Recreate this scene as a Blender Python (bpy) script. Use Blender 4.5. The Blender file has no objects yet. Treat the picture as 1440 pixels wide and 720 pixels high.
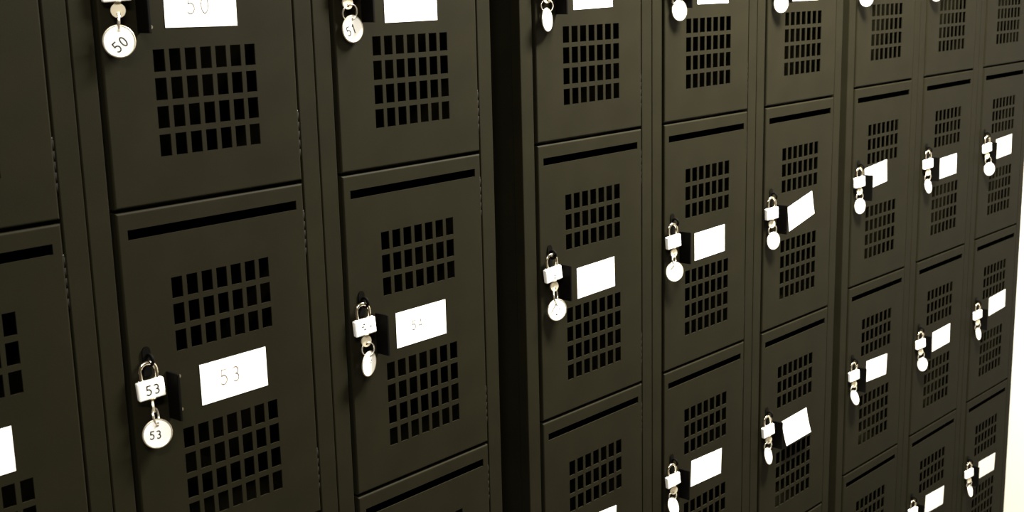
import bpy, bmesh, math
from mathutils import Matrix, Vector

scene = bpy.context.scene
COL = scene.collection
rad = math.radians

# ------------------------------------------------------------------ measures (metres)
PITCH = 0.305           # one locker column
TIER = 0.40908          # one door plus its gap
DW, DH = 0.24384, TIER - 0.0042
ZB = 1.300              # height of the second door row's top edge above the floor
# origin of each bank (front plane, left door edge, top of second row), yaw, lean
BANKS = [
    (Vector((0.0, 0.0, ZB)), 0.0, 0.0),
    (Vector((0.9667, -0.00643, ZB - 0.00163)), -0.01796, -0.00193),
    (Vector((1.9651, 0.00538, ZB + 0.00309)), -0.0388, -0.00686),
]
CAM = (-0.38406, -1.13876, ZB + 0.21729)
ROT = (1.36127, 0.02262, -0.85553)
FOCAL = 1779.21


def bank_matrix(b):
    o, yaw, lean = BANKS[b]
    return Matrix.Translation(o) @ Matrix.Rotation(yaw, 4, 'Z') @ Matrix.Rotation(lean, 4, 'Y')


def column_matrix(b, c):
    """frame of one locker column: x from the door's left edge, z up from the locker foot"""
    return bank_matrix(b) @ Matrix.Translation((c * PITCH, 0, -ZB))


def tier_top(r):
    return ZB - (r - 1) * TIER


# ------------------------------------------------------------------ materials
def material(name, color, rough=0.5, metal=0.0, spec=0.5, bump=0.0, bump_scale=400.0, mottle=0.0, mottle_scale=8.0, coat=0.0):
    m = bpy.data.materials.new(name)
    m.use_nodes = True
    nt = m.node_tree
    p = nt.nodes['Principled BSDF']
    p.inputs['Base Color'].default_value = (*color, 1)
    p.inputs['Roughness'].default_value = rough
    p.inputs['Metallic'].default_value = metal
    p.inputs['Specular IOR Level'].default_value = spec
    tc = nt.nodes.new('ShaderNodeTexCoord')
    if bump:
        n = nt.nodes.new('ShaderNodeTexNoise')
        n.inputs['Scale'].default_value = bump_scale
        n.inputs['Detail'].default_value = 3
        nt.links.new(tc.outputs['Object'], n.inputs['Vector'])
        b = nt.nodes.new('ShaderNodeBump')
        b.inputs['Strength'].default_value = bump
        b.inputs['Distance'].default_value = 0.001
        nt.links.new(n.outputs['Fac'], b.inputs['Height'])
        nt.links.new(b.outputs['Normal'], p.inputs['Normal'])
    if mottle:
        n = nt.nodes.new('ShaderNodeTexNoise')
        n.inputs['Scale'].default_value = mottle_scale
        n.inputs['Detail'].default_value = 5
        nt.links.new(tc.outputs['Object'], n.inputs['Vector'])
        r = nt.nodes.new('ShaderNodeValToRGB')
        r.color_ramp.elements[0].position = 0.3
        r.color_ramp.elements[1].position = 0.7
        r.color_ramp.elements[0].color = (*[c * (1 - mottle) for c in color], 1)
        r.color_ramp.elements[1].color = (*[min(1, c * (1 + mottle)) for c in color], 1)
        nt.links.new(n.outputs['Fac'], r.inputs['Fac'])
        nt.links.new(r.outputs['Color'], p.inputs['Base Color'])
    return m


PAINT = material('locker_paint', (0.0071, 0.0064, 0.0032), rough=0.62, spec=0.03, bump=0.12, bump_scale=900, mottle=0.12, mottle_scale=14)
DARK = material('latch_black', (0.0015, 0.0013, 0.0009), rough=0.65, spec=0.03)
INSIDE = material('locker_inside', (0.004, 0.0036, 0.003), rough=0.8, spec=0.1)
HINGE = material('hinge_steel', (0.0035, 0.003, 0.002), rough=0.8, spec=0.05)
PIN = material('hinge_pin', (0.03, 0.027, 0.02), rough=0.5, metal=0.3)
CYL = material('lock_cylinder_brass', (0.30, 0.26, 0.18), rough=0.4, metal=0.7)
RIVET = material('rivet_steel', (0.25, 0.22, 0.16), rough=0.35, metal=0.8)
PAPER = material('card_paper', (0.76, 0.735, 0.68), rough=0.85, spec=0.2)
PENCIL = material('card_pencil', (0.31, 0.245, 0.21), rough=0.9, spec=0.05)
GREYINK = material('card_grey_ink', (0.16, 0.155, 0.14), rough=0.9, spec=0.05)
STEEL = material('shackle_chrome', (0.72, 0.66, 0.55), rough=0.16, metal=1.0)
LOCKBODY = material('padlock_nickel', (0.95, 0.93, 0.88), rough=0.5, metal=0.05, spec=0.6)
STAMP = material('stamped_ink', (0.012, 0.010, 0.007), rough=0.8, spec=0.1)
BRASS = material('key_brass', (0.80, 0.73, 0.56), rough=0.38, metal=0.55)
RING = material('ring_steel', (0.80, 0.76, 0.66), rough=0.25, metal=0.85)
TAGMETAL = material('tag_aluminium', (0.95, 0.94, 0.90), rough=0.55, metal=0.0, spec=0.5)
TAGRIM = material('tag_rim', (0.55, 0.50, 0.40), rough=0.35, metal=0.7)
CREAM = material('cream_wall', (0.56, 0.535, 0.46), rough=0.75, bump=0.15, bump_scale=120)
CEIL = material('ceiling_white', (0.48, 0.46, 0.42), rough=0.9, bump=0.2, bump_scale=90)
FLOOR = material('floor_vinyl', (0.05, 0.043, 0.03), rough=0.45, mottle=0.25, mottle_scale=5)
DIMWALL = material('far_wall_paint', (0.10, 0.088, 0.065), rough=0.8)


# ------------------------------------------------------------------ mesh helpers
class MB:
    """collects shapes into one mesh"""
    def __init__(self):
        self.bm = bmesh.new()

    def box(self, x0, x1, y0, y1, z0, z1, bev=0.0, mat=0, seg=2):
        bm = self.bm
        xs, ys, zs = sorted((x0, x1)), sorted((y0, y1)), sorted((z0, z1))
        v = [bm.verts.new((x, y, z)) for x in xs for y in ys for z in zs]
        q = [(0, 1, 3, 2), (4, 6, 7, 5), (0, 4, 5, 1), (2, 3, 7, 6), (0, 2, 6, 4), (1, 5, 7, 3)]
        fs = [bm.faces.new([v[i] for i in f]) for f in q]
        for f in fs:
            f.material_index = mat
        if bev:
            edges = list({e for f in fs for e in f.edges})
            r = bmesh.ops.bevel(bm, geom=edges, offset=bev, segments=seg, profile=0.5, affect='EDGES', clamp_overlap=True)
            for f in r['faces']:
                f.material_index = mat
        return self

    def tube(self, pts, r, n=10, closed=False, mat=0, smooth=True):
        bm = self.bm
        pts = [Vector(p) for p in pts]
        N = len(pts)
        rings = []
        up = None
        for i, p in enumerate(pts):
            if closed:
                t = pts[(i + 1) % N] - pts[i - 1]
            else:
                t = pts[min(i + 1, N - 1)] - pts[max(i - 1, 0)]
            t.normalize()
            if up is None:
                up = t.orthogonal().normalized()
            else:
                up = (up - t * up.dot(t)).normalized()
            s = t.cross(up)
            rings.append([bm.verts.new(p + r * (up * math.cos(a) + s * math.sin(a)))
                          for a in (2 * math.pi * k / n for k in range(n))])
        for i in range(N if closed else N - 1):
            A, B = rings[i], rings[(i + 1) % N]
            off = 0
            if closed and i == N - 1:
                off = min(range(n), key=lambda o: (A[0].co - B[o].co).length)
            for k in range(n):
                f = bm.faces.new((A[k], A[(k + 1) % n], B[(k + 1 + off) % n], B[(k + off) % n]))
                f.smooth = smooth
                f.material_index = mat
        if not closed:
            for R_, rev in ((rings[0], True), (rings[-1], False)):
                f = bm.faces.new(R_[::-1] if rev else R_)
                f.material_index = mat
        return self

    def plate(self, outer, holes, y0, y1, mat=0):
        """flat plate in the xz plane with holes, from y0 (front) to y1 (back)"""
        bm = self.bm
        loops = [outer] + holes
        edges = []
        front = []
        for lp in loops:
            vs = [bm.verts.new((x, y0, z)) for x, z in lp]
            front.append(vs)
            edges += [bm.edges.new((vs[i], vs[(i + 1) % len(vs)])) for i in range(len(vs))]
        r = bmesh.ops.triangle_fill(bm, edges=edges, use_beauty=True, use_dissolve=False, normal=(0, -1, 0))
        ff = [g for g in r['geom'] if isinstance(g, bmesh.types.BMFace)]
        mp = {}
        for vs in front:
            bk = [bm.verts.new((v.co.x, y1, v.co.z)) for v in vs]
            for a, b in zip(vs, bk):
                mp[a] = b
            for i in range(len(vs)):
                j = (i + 1) % len(vs)
                f = bm.faces.new((vs[i], vs[j], bk[j], bk[i]))
                f.material_index = mat
        for f in ff:
            f.material_index = mat
            g = bm.faces.new([mp[v] for v in reversed(f.verts)])
            g.material_index = mat
        return self

    def stroke(self, pts, w, y0, y1, mat):
        """a pen stroke lying in the xz plane"""
        for (xa, za), (xb, zb) in zip(pts[:-1], pts[1:]):
            a, b = Vector((xa, za)), Vector((xb, zb))
            d = b - a
            if d.length < 1e-7:
                continue
            d.normalize()
            nrm = Vector((-d.y, d.x)) * w / 2
            e = d * w * 0.35
            c = [a - e + nrm, b + e + nrm, b + e - nrm, a - e - nrm]
            v0 = [self.bm.verts.new((p.x, y0, p.y)) for p in c]
            v1 = [self.bm.verts.new((p.x, y1, p.y)) for p in c]
            for q in ([v0[0], v0[1], v0[2], v0[3]], [v1[3], v1[2], v1[1], v1[0]],
                      [v0[0], v0[3], v1[3], v1[0]], [v0[1], v1[1], v1[2], v0[2]],
                      [v0[0], v1[0], v1[1], v0[1]], [v0[3], v0[2], v1[2], v1[3]]):
                self.bm.faces.new(q).material_index = mat
        return self

    def digits(self, text, cx, cz, h, w, y0, y1, mat, ang=0.0, gap=0.72):
        ca, sa = math.cos(ang), math.sin(ang)
        n = len(text)
        for i, ch in enumerate(text):
            ox = (i - (n - 1) / 2) * h * gap
            for st in GLYPH[ch]:
                pts = []
                for x, z in st:
                    px, pz = ox + (x - 0.25) * h, (z - 0.5) * h
                    pts.append((cx + ca * px - sa * pz, cz + sa * px + ca * pz))
                self.stroke(pts, w, y0, y1, mat)
        return self

    def build(self, name, mats, parent=None, normals=True):
        if normals:
            bmesh.ops.recalc_face_normals(self.bm, faces=self.bm.faces)
        me = bpy.data.meshes.new(name)
        self.bm.to_mesh(me)
        self.bm.free()
        for m in (mats if isinstance(mats, (list, tuple)) else [mats]):
            me.materials.append(m)
        o = bpy.data.objects.new(name, me)
        COL.objects.link(o)
        if parent is not None:
            o.parent = parent
        return o


def arc(cx, cz, rx, rz, a0, a1, n=10):
    return [(cx + rx * math.cos(rad(a0 + (a1 - a0) * k / n)), cz + rz * math.sin(rad(a0 + (a1 - a0) * k / n))) for k in range(n + 1)]


GLYPH = {
    '0': [arc(0.25, 0.5, 0.24, 0.48, 90, 450, 18)],
    '1': [[(0.12, 0.8), (0.27, 1.0), (0.27, 0.0)]],
    '3': [[(0.04, 0.95)] + arc(0.22, 0.74, 0.22, 0.24, 100, -80, 8) + arc(0.22, 0.26, 0.25, 0.26, 85, -130, 10)],
    '4': [[(0.34, 0.0), (0.34, 1.0), (0.0, 0.34), (0.5, 0.34)]],
    '5': [[(0.46, 1.0), (0.08, 1.0), (0.06, 0.58)] + arc(0.2, 0.31, 0.27, 0.31, 110, -140, 12)],
    '.': [[(0.22, 0.5), (0.30, 0.5)]],
}


def circle(cx, cz, r, n=36):
    return [(cx + r * math.cos(2 * math.pi * k / n), cz + r * math.sin(2 * math.pi * k / n)) for k in range(n)]


def empty(name, matrix, label, category, group=None):
    o = bpy.data.objects.new(name, None)
    o.empty_display_size = 0.05
    COL.objects.link(o)
    o.matrix_world = matrix
    o['label'] = label
    o['category'] = category
    if group:
        o['group'] = group
    return o


def copy_part(src, parent):
    c = src.copy()
    COL.objects.link(c)
    c.parent = parent
    c.matrix_parent_inverse = Matrix()
    for ch in src.children:
        copy_part(ch, c)
    return c


# ------------------------------------------------------------------ the locker door
def door_mesh():
    """steel sheet with slot and two perforated panels, folded edges; origin = top left corner"""
    mb = MB()
    bm = mb.bm
    gp, gw = 0.01929, 0.01385
    hp, hh = 0.0292, 0.0229
    g0 = 0.0585
    holes = [(0.01155, 0.23319, -0.0290, -0.0184)]
    for k in range(3):
        for i in range(7):
            holes.append((g0 + i * gp, g0 + i * gp + gw, -0.0769 - k * hp - hh, -0.0769 - k * hp))
    for k in range(4):
        for i in range(7):
            holes.append((g0 + i * gp, g0 + i * gp + gw, -0.2462 - k * hp - hh, -0.2462 - k * hp))
    c = 0.0022
    xs = sorted({round(v, 6) for h in holes for v in h[:2]} | {c, DW - c})
    zs = sorted({round(v, 6) for h in holes for v in h[2:]} | {-DH + c, -c})

    def solid(xm, zm):
        return not any(a < xm < b and lo < zm < hi for a, b, lo, hi in holes)
    for y in (0.0, 0.0015):
        V = {}

        def vert(x, z):
            k = (x, z)
            if k not in V:
                V[k] = bm.verts.new((x, y, z))
            return V[k]
        for xa, xb in zip(xs[:-1], xs[1:]):
            for za, zb in zip(zs[:-1], zs[1:]):
                if solid((xa + xb) / 2, (za + zb) / 2):
                    bm.faces.new((vert(xa, za), vert(xb, za), vert(xb, zb), vert(xa, zb)))
    for a, b, lo, hi in holes:
        f = [bm.verts.new((x, 0, z)) for x, z in ((a, lo), (b, lo), (b, hi), (a, hi))]
        k = [bm.verts.new((x, 0.0015, z)) for x, z in ((a, lo), (b, lo), (b, hi), (a, hi))]
        for i in range(4):
            j = (i + 1) % 4
            bm.faces.new((f[i], f[j], k[j], k[i]))
    # rolled edge: rings from the face round to the folded flange
    prof = [(c, 0.0), (c * 0.62, 0.00018), (c * 0.29, 0.00065), (c * 0.08, 0.0013), (0.0, 0.0022), (0.0, 0.018), (0.0014, 0.018), (0.0014, 0.003)]
    rings = []
    for d, y in prof:
        rings.append([bm.verts.new(p) for p in ((d, y, -DH + d), (DW - d, y, -DH + d), (DW - d, y, -d), (d, y, -d))])
    for A, B in zip(rings[:-1], rings[1:]):
        for i in range(4):
            j = (i + 1) % 4
            bm.faces.new((A[i], A[j], B[j], B[i]))
    return mb


def latch_mesh():
    mb = MB()
    # hasp tab with rounded top
    tab = [(0.0255, -0.176), (0.0255, -0.150)]
    tab += arc(0.0205, -0.1500, 0.0050, 0.0062, 0, 180, 8)
    tab += [(0.0155, -0.176)]
    mb.plate(tab, [], -0.0016, 0.0)
    # pull flange standing out on the right
    mb.box(0.0425, 0.0462, -0.0208, 0.0, -0.229, -0.1765, bev=0.0008)
    # staple eye
    mb.tube([(0.0205, -0.0068 + 0.0055 * math.cos(a), -0.1575 + 0.0055 * math.sin(a)) for a in (2 * math.pi * k / 20 for k in range(20))],
            0.0019, n=8, closed=True)
    for z in (-0.186, -0.2235):
        mb.tube([(0.0585, 0.0, z), (0.0585, -0.0008, z)], 0.0021, n=10, mat=1)
        mb.tube([(0.0585, -0.0008, z), (0.0585, -0.0014, z)], 0.0013, n=10, mat=1)
    return mb


def hinge_mesh():
    mb = MB()
    for k in range(5):
        z = -0.0105 * k
        mb.tube([(0, 0, z - 0.0001), (0, 0, z - 0.0104)], 0.0031, n=12)
    mb.tube([(0, 0, 0.0012), (0, 0, -0.0537)], 0.0027, n=12)
    mb.tube([(0, 0, 0.0026), (0, 0, 0.0008)], 0.0024, n=10, mat=1)
    return mb


def card_mesh(quad, lift=0.0, t=1.5, text=None):
    """paper card; quad = TL, TR, BR, BL as (x, depth-down) on the door"""
    mb = MB()
    bm = mb.bm
    TL, TR, BR, BL = [Vector((q[0], -q[1])) for q in quad]
    nu, nv = 6, 8
    F, B = {}, {}
    for j in range(nv + 1):
        for i in range(nu + 1):
            u, v = i / nu, j / nv
            p = (TL * (1 - u) + TR * u) * (1 - v) + (BL * (1 - u) + BR * u) * v
            y = -0.0005 - lift * v ** 1.3
            F[i, j] = bm.verts.new((p.x, y, p.y))
            B[i, j] = bm.verts.new((p.x, y + 0.00035, p.y))
    for j in range(nv):
        for i in range(nu):
            bm.faces.new((F[i, j], F[i + 1, j], F[i + 1, j + 1], F[i, j + 1]))
            bm.faces.new((B[i, j], B[i, j + 1], B[i + 1, j + 1], B[i + 1, j]))
    ring = [(i, 0) for i in range(nu)] + [(nu, j) for j in range(nv)] + [(i, nv) for i in range(nu, 0, -1)] + [(0, j) for j in range(nv, 0, -1)]
    for a, b in zip(ring, ring[1:] + ring[:1]):
        bm.faces.new((F[a], B[a], B[b], F[b]))
    if text:
        cx = (TL + TR + BR + BL) / 4
        ang = math.atan2((TR - TL).y, (TR - TL).x)
        mb.digits(text[0], cx.x + text[1], cx.y + text[2], text[3], text[4], -0.00062, -0.00045, 1, ang=ang, gap=0.95)
    return mb


def rect(cx, cz, w=0.0905, h=0.0462, ang=0.0):
    """a card's corners about its centre (cz measured down from the door top)"""
    ca, sa = math.cos(ang), math.sin(ang)
    out = []
    for x, z in ((-w / 2, h / 2), (w / 2, h / 2), (w / 2, -h / 2), (-w / 2, -h / 2)):
        out.append((cx + ca * x - sa * z, cz - (sa * x + ca * z)))
    return out


CARDS = {
    (0, 0, 0): dict(q=rect(0.124, 0.205)),
    (0, 0, 1): dict(q=rect(0.1262, 0.2110, ang=0.0)),
    (0, 1, 0): dict(q=rect(0.1212, 0.2022, ang=-0.012), text=('50', -0.004, -0.0005, 0.018, 0.0012)),
    (0, 1, 1): dict(q=rect(0.1304, 0.2034, ang=0.003), text=('53', -0.006, 0.002, 0.017, 0.0013)),
    (0, 2, 0): dict(q=rect(0.1256, 0.2075, ang=0.005)),
    (0, 2, 1): dict(q=rect(0.1226, 0.2076, ang=0.002), text=('54', -0.008, 0.001, 0.012, 0.0011)),
    (1, 0, 0): dict(q=rect(0.1272, 0.2000, ang=0.02)),
    (1, 0, 1): dict(q=rect(0.1278, 0.2120, ang=0.025)),
    (1, 0, 2): dict(q=rect(0.1268, 0.2045, ang=-0.07)),
    (1, 1, 0): dict(q=rect(0.1343, 0.2015, ang=0.0)),
    (1, 1, 1): dict(q=rect(0.1306, 0.2094, ang=0.02)),
    (1, 1, 2): dict(q=rect(0.1260, 0.2001, w=0.0945, ang=-0.045)),
    (1, 2, 1): dict(q=[(0.0807, 0.1874), (0.1684, 0.1684), (0.1800, 0.2129), (0.0877, 0.2328)]),
    (1, 2, 2): dict(q=[(0.0770, 0.1880), (0.1690, 0.1852), (0.1690, 0.2320), (0.0768, 0.2340)], lift=0.0110),
    (2, 0, 1): dict(q=rect(0.0965, 0.1838, w=0.0945, ang=0.085)),
    (2, 0, 2): dict(q=rect(0.1285, 0.1988, w=0.0925, ang=-0.05)),
    (2, 1, 1): dict(q=rect(0.1342, 0.2074, w=0.0855, ang=0.03)),
    (2, 1, 2): dict(q=rect(0.1382, 0.2025, w=0.0920, ang=0.03)),
    (2, 1, 3): dict(q=rect(0.1432, 0.2002, w=0.0985, ang=-0.06)),
    (2, 2, 1): dict(q=rect(0.1350, 0.1975, w=0.0930, h=0.0480, ang=0.04)),
    (2, 2, 2): dict(q=rect(0.1472, 0.1827, w=0.0990, ang=0.04)),
    (2, 2, 3): dict(q=rect(0.1380, 0.2060, w=0.1010, ang=-0.05)),
}
DEFAULT_CARD = dict(q=rect(0.128, 0.204))

# ------------------------------------------------------------------ locker columns
COLUMN_LABELS = {
    (0, 0): 'black steel locker column cut off by the left edge of the photo',
    (0, 1): 'black steel locker column with the doors of padlock 53 and key tag 50',
    (0, 2): 'black steel locker column just left of the widest dark gap, holding padlock 54',
    (1, 0): 'black steel locker column just right of the widest dark gap between banks',
    (1, 1): 'black steel locker column in the middle of the centre bank of three',
    (1, 2): 'black steel locker column with a tilted card above a curling card',
    (2, 0): 'black steel locker column whose second-row card tucks behind the latch flange',
    (2, 1): 'black steel locker column second from the cream wall',
    (2, 2): 'black steel locker column nearest the cream wall at the right',
}

Z_TOP = tier_top(0)
Z_LOW = tier_top(3) - TIER


def carcass_mesh():
    mb = MB()
    xl, xr = -0.0316, 0.2718
    mb.box(xl + 0.0008, xl + 0.002, 0.004, 0.46, 0.0665, Z_TOP + 0.022)
    mb.box(xr - 0.002, xr - 0.0008, 0.004, 0.46, 0.0665, Z_TOP + 0.022)
    mb.box(xl + 0.002, xr - 0.002, 0.4585, 0.46, 0.0665, Z_TOP + 0.022)
    mb.box(xl, xr, 0.0, 0.461, Z_TOP + 0.022, Z_TOP + 0.024, bev=0.0008)
    mb.box(xl + 0.002, xr - 0.002, 0.004, 0.4585, 0.0665, 0.068)
    for r in (1, 2, 3):
        z = tier_top(r)
        mb.box(xl + 0.002, xr - 0.002, 0.021, 0.4585, z + 0.001, z + 0.003)
        mb.box(xl + 0.002, xr - 0.002, 0.0200, 0.0212, z - 0.016, z + 0.016)
    # door jambs behind the front strips
    mb.box(-0.0075, -0.0063, 0.004, 0.03, 0.068, Z_TOP + 0.02)
    mb.box(0.2466, 0.2478, 0.004, 0.03, 0.068, Z_TOP + 0.02)
    mb.box(-0.0063, 0.0035, 0.0285, 0.03, 0.068, Z_TOP + 0.02)
    mb.box(0.2400, 0.2466, 0.0285, 0.03, 0.068, Z_TOP + 0.02)
    return mb


def frame_mesh():
    mb = MB()
    b = 0.0011
    mb.box(-0.0316, -0.0063, 0.0008, 0.018, 0.0665, Z_TOP + 0.022, bev=b)
    mb.box(0.2462, 0.2718, 0.0008, 0.018, 0.0665, Z_TOP + 0.022, bev=b)
    mb.box(-0.0063, 0.2462, 0.0012, 0.018, Z_TOP + 0.0035, Z_TOP + 0.022, bev=b)
    mb.box(-0.0063, 0.2462, 0.0012, 0.018, 0.0665, Z_LOW - 0.0005, bev=b)
    return mb


proto = {}
for (b, c), label in COLUMN_LABELS.items():
    M = column_matrix(b, c)
    col = empty('locker', M, label, 'locker', 'black steel locker columns')
    if 'frame' not in proto:
        proto['carcass'] = carcass_mesh().build('carcass', [INSIDE], col)
        proto['carcass'].data.materials[0] = PAINT
        proto['frame'] = frame_mesh().build('front_frame', [PAINT], col)
    else:
        copy_part(proto['carcass'], col)
        copy_part(proto['frame'], col)
    # plinth down to the floor under this column's own lean
    foot = M.inverted() @ Vector((M.translation.x, M.translation.y, 0.0))
    lean = BANKS[b][2]
    zf = foot.z + abs(math.sin(lean)) * 0.30 + 0.0005
    MB().box(-0.0300, 0.2702, 0.050, 0.455, zf, 0.0662).build('plinth', [PAINT], col)
    for r in range(4):
        if 'door' not in proto:
            d = door_mesh().build('door', [PAINT], col)
            la = latch_mesh().build('latch', [DARK, RIVET], d)
            la['label'] = 'matte black hasp and pull flange'
            for z in (-0.034, -DH + 0.078):
                h = proto.get('hinge')
                if h is None:
                    h = proto['hinge'] = hinge_mesh().build('hinge', [HINGE, PIN], d)
                else:
                    h = copy_part(h, d)
                h.location = (DW + 0.0004, 0.0042, z)
            proto['door'] = d
            first_parts = list(d.children)
        else:
            d = proto['door'].copy()
            COL.objects.link(d)
            d.parent = col
            for p in first_parts:
                copy_part(p, d)
        d.location = (0, 0, tier_top(r))
        spec = CARDS.get((b, c, r), DEFAULT_CARD)
        k = card_mesh(spec['q'], spec.get('lift', 0.0), text=spec.get('text')).build('label_card', [PAPER, PENCIL if (b, c, r) == (0, 1, 1) else GREYINK], d)
        k['label'] = 'white paper card'

# ------------------------------------------------------------------ padlocks
# (bank, column, row): centre x, body top (down from the door top), swing
LOCKS = {
    (0, 1, 0): (0.0165, 0.1765, 0.05), (0, 2, 0): (0.0165, 0.1765, -0.04),
    (1, 0, 0): (0.0150, 0.1765, 0.06), (1, 1, 0): (0.0150, 0.1760, 0.03), (1, 2, 0): (0.0150, 0.1750, 0.0),
    (2, 0, 0): (0.0135, 0.1765, 0.05), (2, 1, 0): (0.0140, 0.1765, 0.04),
    (0, 1, 1): (0.0173, 0.1785, 0.08), (0, 2, 1): (0.0163, 0.1773, 0.098), (1, 0, 1): (0.0175, 0.1755, 0.15),
    (1, 1, 1): (0.0125, 0.1778, 0.10), (1, 2, 1): (0.0120, 0.1773, 0.06), (1, 1, 2): (0.0130, 0.1768, 0.15),
    (1, 2, 2): (0.0130, 0.1768, 0.15), (2, 0, 1): (0.0125, 0.1771, 0.09), (2, 1, 1): (0.0140, 0.1775, 0.10),
    (2, 2, 1): (0.0180, 0.1780, 0.15), (2, 0, 2): (0.0150, 0.1772, 0.10), (2, 1, 2): (0.0155, 0.1790, 0.10),
    (2, 2, 2): (0.0140, 0.1760, 0.13), (2, 1, 3): (0.0140, 0.1765, 0.05), (2, 2, 3): (0.0140, 0.1765, 0.10),
}
LOCK_OFF = 0.0074       # padlock centre plane in front of the door


def shackle_mesh():
    r, w = 0.0089, 0.0022
    pts = [(-r, 0, -0.004), (-r, 0, 0.0), (-r, 0, 0.005), (-r, 0, 0.0100)]
    pts += [(r * math.cos(a), 0, 0.0100 + r * math.sin(a)) for a in (math.pi - math.pi * k / 16 for k in range(1, 16))]
    pts += [(r, 0, 0.0100), (r, 0, 0.005), (r, 0, 0.0), (r, 0, -0.004)]
    return MB().tube(pts, w, n=12)


def body_mesh(text=None, dots=None):
    mb = MB()
    w, h, t = 0.0295, 0.0205, 0.0036
    mb.box(-w / 2, w / 2, -t, t, -h, 0.0, bev=0.0016, seg=3)
    for f in mb.bm.faces:
        f.smooth = False
    for x in (-0.0089, 0.0089):
        mb.tube([(x, 0, -0.001), (x, 0, 0.0009)], 0.0031, n=14)
    if text:
        mb.digits(text, 0.001, -h / 2, 0.0100, 0.0013, -t - 0.00012, -t + 0.0002, 1, ang=0.0, gap=0.86)
    for x, z in dots or []:
        mb.stroke([(x - 0.0008, z), (x + 0.0008, z)], 0.0013, -t - 0.00012, -t + 0.0002, 1)
    return mb


def cylinder_mesh():
    h = 0.0205
    mb = MB()
    mb.tube([(0, 0, -h + 0.001), (0, 0, -h - 0.0008)], 0.0044, n=16)
    return mb


LOCK_LABELS = {
    (0, 1, 0): 'padlock above key tag 50, only its bottom edge in view at the top',
    (0, 2, 0): 'padlock above key tag 51, just beyond the top edge',
    (1, 0, 0): 'padlock of the top door beside the widest dark gap, at the top edge',
    (1, 1, 0): 'padlock of the top door in the centre bank\'s middle column',
    (1, 2, 0): 'padlock of the top door above the tilted card',
    (2, 0, 0): 'padlock of the top door in the right bank\'s left column',
    (2, 1, 0): 'padlock of the top door second from the cream wall',
    (0, 1, 1): 'silver padlock stamped 53 with chrome shackle on black locker door',
    (0, 2, 1): 'silver padlock with worn stamp beside the card faintly marked 54',
    (1, 0, 1): 'silver padlock on the second door just right of the widest dark gap',
    (1, 1, 1): 'silver padlock on the second door of the centre bank\'s middle column',
    (1, 2, 1): 'silver padlock left of the steeply tilted white card',
    (1, 1, 2): 'silver padlock on the third door of the centre bank\'s middle column, near bottom edge',
    (1, 2, 2): 'silver padlock left of the curling white card',
    (2, 0, 1): 'silver padlock left of the card tucked behind its black latch flange',
    (2, 1, 1): 'silver padlock on the second door of the column second from the cream wall',
    (2, 2, 1): 'highest silver padlock in the column nearest the cream wall',
    (2, 0, 2): 'silver padlock on the third door of the right bank\'s left column',
    (2, 1, 2): 'silver padlock on the third door of the column second from the cream wall',
    (2, 2, 2): 'silver padlock on the third door of the column nearest the cream wall',
    (2, 1, 3): 'silver padlock cut by the bottom edge in the column second from the cream wall',
    (2, 2, 3): 'silver padlock on the lowest door in view nearest the cream wall',
}


def door_matrix(b, c, r):
    return column_matrix(b, c) @ Matrix.Translation((0, 0, tier_top(r)))


DOTS54 = [(-0.002, -0.006), (-0.0015, -0.0125), (0.007, -0.0105), (-0.004, -0.009)]
plain = None
for key, (x, zt, swing) in LOCKS.items():
    M = door_matrix(*key) @ Matrix.Translation((x, -LOCK_OFF, -zt)) @ Matrix.Rotation(-swing, 4, 'Y') @ Matrix.Rotation(-0.2, 4, 'Z')
    t = empty('padlock', M, LOCK_LABELS[key], 'padlock', 'padlocks on the locker doors')
    if plain is None:
        plain = (body_mesh().build('lock_body', [LOCKBODY, STAMP], t), shackle_mesh().build('shackle', [STEEL], t), cylinder_mesh().build('lock_cylinder', [CYL], t))
    elif key in ((0, 1, 1), (0, 2, 1), (1, 0, 1)):
        if key == (0, 1, 1):
            body_mesh(text='53').build('lock_body', [LOCKBODY, STAMP], t)
        elif key == (0, 2, 1):
            body_mesh(dots=DOTS54).build('lock_body', [LOCKBODY, STAMP], t)
        else:
            body_mesh(dots=[(0.001, -0.012), (0.0005, -0.0155)]).build('lock_body', [LOCKBODY, STAMP], t)
        copy_part(plain[1], t)
        copy_part(plain[2], t)
    else:
        for p in plain:
            copy_part(p, t)

# ------------------------------------------------------------------ keys with round tags
# (bank, column, row): apparent tag centre x, z (12 mm off the door), turn, lean, [key-bow turn, ring turn]
TAGS = {
    (0, 1, 0): (0.0133, 0.2357, 0.42, -0.05), (0, 1, 1): (0.0188, 0.2385, 0.32, -0.16), (0, 2, 0): (0.0173, 0.2358, 0.01, 0.01),
    (0, 2, 1): (0.0177, 0.2357, -0.27, -0.14), (1, 0, 0): (0.0112, 0.2354, -0.25, -0.05), (1, 1, 0): (0.0221, 0.2326, 0.22, -0.05),
    (1, 2, 0): (0.0225, 0.2300, 0.35, 0.04), (2, 0, 0): (0.0100, 0.2327, 0.50, 0.07), (2, 1, 0): (0.0110, 0.2320, 0.42, 0.10),
    (1, 0, 1): (0.0215, 0.2395, 0.33, -0.03), (1, 1, 1): (0.0110, 0.2368, 0.45, -0.13), (1, 2, 1): (0.0125, 0.2380, 0.24, -0.12),
    (1, 1, 2): (0.0098, 0.2330, -0.13, -0.50), (1, 2, 2): (0.0099, 0.2362, -0.16, -0.43), (2, 0, 1): (0.0096, 0.2369, 0.24, -0.13),
    (2, 1, 1): (0.0106, 0.2379, 0.0, -0.46), (2, 2, 1): (0.0280, 0.2387, 0.46, -0.12), (2, 0, 2): (0.0142, 0.2351, -0.07, -0.68),
    (2, 1, 2): (0.0207, 0.2391, 0.30, -0.42), (2, 2, 2): (0.0145, 0.2354, -0.06, -0.48), (2, 2, 3): (0.0154, 0.2351, -0.10, -0.62),
}
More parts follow.
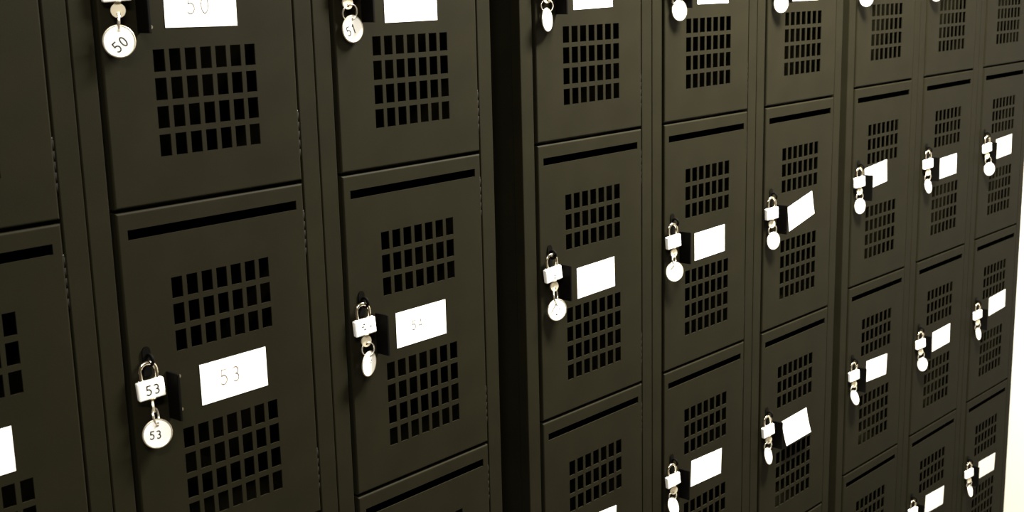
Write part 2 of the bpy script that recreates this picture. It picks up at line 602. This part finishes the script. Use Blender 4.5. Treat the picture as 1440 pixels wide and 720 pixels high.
TAG_R = 0.0156
TAG_TEXT = {(0, 1, 0): ('50', 0.0008, -0.0030, 0.0098, 0.0013, 0.72), (0, 1, 1): ('53', -0.0022, -0.0012, 0.0082, 0.0012, 0.10),
            (0, 2, 0): ('51', -0.0030, -0.0012, 0.0100, 0.0013, 0.35)}
TAG_DOTS = {(0, 2, 1): [(-0.002, -0.006), (0.003, 0.001), (0.004, 0.004)], (1, 0, 0): [(-0.002, -0.004), (-0.001, -0.006)],
            (1, 0, 1): [(0.0, 0.007), (0.004, 0.001), (-0.002, -0.006), (-0.001, -0.0068)],
            (1, 1, 0): [(-0.004, -0.003)], (1, 1, 1): [(0.001, 0.006), (0.002, 0.001), (-0.005, -0.002), (0.001, -0.005)],
            (1, 2, 0): [(-0.004, -0.007)], (1, 2, 1): [(-0.003, -0.004), (0.0, -0.007)]}


def disc_mesh(text=None, dots=None):
    mb = MB()
    mb.plate(circle(0, 0, TAG_R, 48), [circle(0, 0.0112, 0.0014, 14)[::-1]], -0.0007, 0.0007)
    if text:
        mb.digits(text[0], text[1], text[2], text[3], text[4], -0.00082, -0.0005, 1, ang=text[5], gap=0.85)
    for x, z in dots or []:
        mb.stroke([(x - 0.0006, z), (x + 0.0006, z)], 0.0011, -0.00082, -0.0005, 1)
    return mb


def rim_mesh():
    R = TAG_R - 0.0003
    return MB().tube([(R * math.cos(a), 0, R * math.sin(a)) for a in (2 * math.pi * k / 48 for k in range(48))], 0.0010, n=8, closed=True)


def key_mesh():
    """key pointing up; origin at the top of the bow"""
    mb = MB()
    mb.plate(circle(0, -0.0080, 0.0072, 28), [circle(0, -0.0112, 0.0020, 12)[::-1]], -0.0010, 0.0010)
    mb.box(-0.0032, 0.0032, -0.0010, 0.0010, -0.0025, 0.0025, bev=0.0004)
    # blade with cuts
    mb.plate([(-0.0028, 0.0020), (0.0026, 0.0020), (0.0026, 0.0045), (0.0016, 0.0055), (0.0026, 0.0068), (0.0012, 0.0082),
              (0.0022, 0.0098), (0.0010, 0.0112), (0.0, 0.0135), (-0.0028, 0.0115)], [], -0.0007, 0.0007)
    return mb


def ring_points(R=0.0085):
    pts = []
    for k in range(60):
        a = 2 * math.pi * k / 60
        pts.append((R * math.cos(a), 0, R * math.sin(a)))
    return pts


def ring_mesh(R):
    mb = MB()
    # double-wound split ring
    for dy in (-0.00055, 0.00055):
        mb.tube([(x, dy, z) for x, y, z in ring_points(R)], 0.0007, n=8, closed=True)
    return mb


KEY_LABELS = {
    (0, 1, 0): 'key with round white tag stamped 50 hanging at upper left',
    (0, 1, 1): 'key with round white tag stamped 53 hanging below padlock 53',
    (0, 2, 0): 'key with round white tag stamped 51 at the top of the photo',
    (0, 2, 1): 'key with narrow-looking white tag beside the card faintly marked 54',
    (1, 0, 0): 'key with turned white tag on a round ring, right of the widest gap',
    (1, 1, 0): 'key with round white tag on the top door of the centre bank\'s middle column',
    (1, 2, 0): 'key with white tag cut by the top edge above the tilted card',
    (2, 0, 0): 'key with white tag cut by the top edge, right bank\'s left column',
    (2, 1, 0): 'key with a sliver of tag at the top edge, second column from cream wall',
    (1, 0, 1): 'key with dark-rimmed round tag on the second door right of the widest dark gap',
    (1, 1, 1): 'key with round white tag on the second door of the centre bank\'s middle column',
    (1, 2, 1): 'key with round white tag beside and below the steeply tilted card',
    (1, 1, 2): 'key with turned white tag at the bottom edge, centre bank\'s middle column',
    (1, 2, 2): 'key with thin turned white tag left of the curling card',
    (2, 0, 1): 'key with round white tag under the card tucked behind its latch flange',
    (2, 1, 1): 'key with slim turned tag, second door, column second from the cream wall',
    (2, 2, 1): 'key with large round white tag on the second door nearest the cream wall',
    (2, 0, 2): 'key with slim turned tag on the third door of the right bank\'s left column',
    (2, 1, 2): 'key with round white tag, third door, column second from the cream wall',
    (2, 2, 2): 'key with slim turned tag on the third door nearest the cream wall',
    (2, 2, 3): 'key with slim turned tag on the lowest door in view nearest the cream wall',
}
KEY_TURN = {(0, 1, 0): 0.45, (0, 1, 1): -1.0, (0, 2, 0): 0.1, (0, 2, 1): 0.1, (1, 0, 0): 0.2, (1, 0, 1): 0.15, (1, 1, 1): 0.1}
RING_TURN = {(0, 1, 0): -1.05, (0, 1, 1): -0.75, (0, 2, 0): 0.2, (0, 2, 1): 0.25, (1, 0, 0): 0.55, (1, 0, 1): -0.5, (1, 1, 1): -0.35}
plain_disc = plain_rim = plain_key = None
for key, (xa, za, turn, lean) in TAGS.items():
    b, c, r = key
    lx, lzt, swing = LOCKS[key]
    X = xa + c * PITCH + BANKS[b][0].x
    t = (X - CAM[0]) / -CAM[1]
    dx = math.tan(lean) * 2 * TAG_R * 0.93
    if b == 0:
        roll, pitch = math.atan2(dx, 2 * TAG_R), 0.0
    else:
        roll, pitch = 0.0, math.asin(max(-0.4, min(0.05, dx / (2 * TAG_R * t))))
    off = 0.0045 + TAG_R * max(abs(math.sin(turn)), abs(math.sin(pitch)))
    x = xa + (0.012 - off) * t
    D = door_matrix(*key)
    # bottom of the padlock's cylinder, where the key goes in
    P = Matrix.Translation((lx, -LOCK_OFF, -lzt)) @ Matrix.Rotation(-swing, 4, 'Y')
    top = P @ Vector((0, 0, -0.0213))
    T = D @ Matrix.Translation(top)
    e = empty('tagged_key', T, KEY_LABELS[key], 'key', 'keys with round tags')
    kt = KEY_TURN.get(key, 0.35 if key[0] else 0.3)
    KM = Matrix.Rotation(-swing, 4, 'Y') @ Matrix.Rotation(-kt, 4, 'Z')
    if plain_key is None:
        ko = plain_key = key_mesh().build('key', [BRASS], e)
    else:
        ko = copy_part(plain_key, e)
    ko.matrix_local = KM
    hole = KM @ Vector((0, 0, -0.0112))
    # the tag
    TM = (Matrix.Translation((x, -off, -za)) @ Matrix.Rotation(-roll, 4, 'Y') @ Matrix.Rotation(pitch, 4, 'X') @ Matrix.Rotation(-turn, 4, 'Z'))
    TM = Matrix.Translation(-top) @ TM
    if key in TAG_TEXT or key in TAG_DOTS or plain_disc is None:
        to = disc_mesh(TAG_TEXT.get(key), TAG_DOTS.get(key)).build('tag', [TAGMETAL, STAMP], e)
        if plain_rim is None:
            plain_rim = rim_mesh().build('tag_rim', [TAGRIM], to)
            plain_rim['label'] = 'darker metal rim'
        else:
            copy_part(plain_rim, to)
    else:
        to = disc_mesh().build('tag', [TAGMETAL, STAMP], e)
        copy_part(plain_rim, to)
    plain_disc = True
    to.matrix_local = TM
    thole = TM @ Vector((0, 0, 0.0112))
    # split ring through both holes
    mid = (hole + thole) / 2
    axis = (hole - thole)
    R = max(0.0042, axis.length / 2 + 0.0009)
    zq = Vector((0, 0, 1)).rotation_difference(axis.normalized()).to_matrix().to_4x4()
    ro = ring_mesh(R).build('split_ring', [RING], e)
    ro.matrix_local = Matrix.Translation(mid) @ zq @ Matrix.Rotation(-RING_TURN.get(key, 0.25), 4, 'Z')

# ------------------------------------------------------------------ the room
def structure(mb, name, m):
    o = mb.build(name, [m])
    o['kind'] = 'structure'
    return o


XW = 2.872
structure(MB().box(-4.0, XW + 0.1, -3.6, 0.62, -0.06, 0.0), 'floor', FLOOR)
structure(MB().box(-4.0, XW + 0.1, -3.6, 0.62, 2.52, 2.58), 'ceiling', CEIL)
structure(MB().box(-4.0, XW, 0.52, 0.62, 0.0, 2.52), 'wall_back', CREAM)
structure(MB().box(XW, XW + 0.1, -3.6, 0.62, 0.0, 2.52), 'wall_right', CREAM)
structure(MB().box(-4.0, XW, -3.7, -3.6, 0.0, 2.52), 'wall_front', DIMWALL)
structure(MB().box(-4.1, -4.0, -3.7, 0.62, 0.0, 2.52), 'wall_left', DIMWALL)


def lamp(name, loc, sx, sy, power, color, rot=(0, 0, 0)):
    l = bpy.data.lights.new(name, 'AREA')
    l.shape = 'RECTANGLE'
    l.size, l.size_y = sx, sy
    l.energy = power
    l.color = color
    o = bpy.data.objects.new(name, l)
    o.location = loc
    o.rotation_euler = rot
    COL.objects.link(o)
    return o


lamp('ceiling_or_fill_light', (1.58, -0.50, 2.48), 0.6, 0.24, 158, (1.0, 0.95, 0.86))
lamp('ceiling_or_fill_light', (-0.55, -1.2, 2.48), 1.2, 0.3, 40, (1.0, 0.95, 0.86))  # added fill light to brighten the left bank and its tags, no real fixture

w = bpy.data.worlds.new('World')
scene.world = w
w.use_nodes = True
w.node_tree.nodes['Background'].inputs['Color'].default_value = (0.9, 0.85, 0.75, 1)
w.node_tree.nodes['Background'].inputs['Strength'].default_value = 0.05

# ------------------------------------------------------------------ camera
cam = bpy.data.cameras.new('camera')
cam.sensor_fit = 'HORIZONTAL'
cam.sensor_width = 36.0
cam.lens = FOCAL / 1440 * 36.0
cam.clip_start = 0.02
cam.dof.use_dof = True
cam.dof.focus_distance = 1.7
cam.dof.aperture_fstop = 14.0
co = bpy.data.objects.new('camera', cam)
co.location = CAM
co.rotation_euler = ROT
COL.objects.link(co)
scene.camera = co

vs = scene.view_settings
vs.view_transform = 'Standard'
vs.look = 'None'
vs.gamma = 1
vs.use_curve_mapping = False
vs.exposure = 1.0
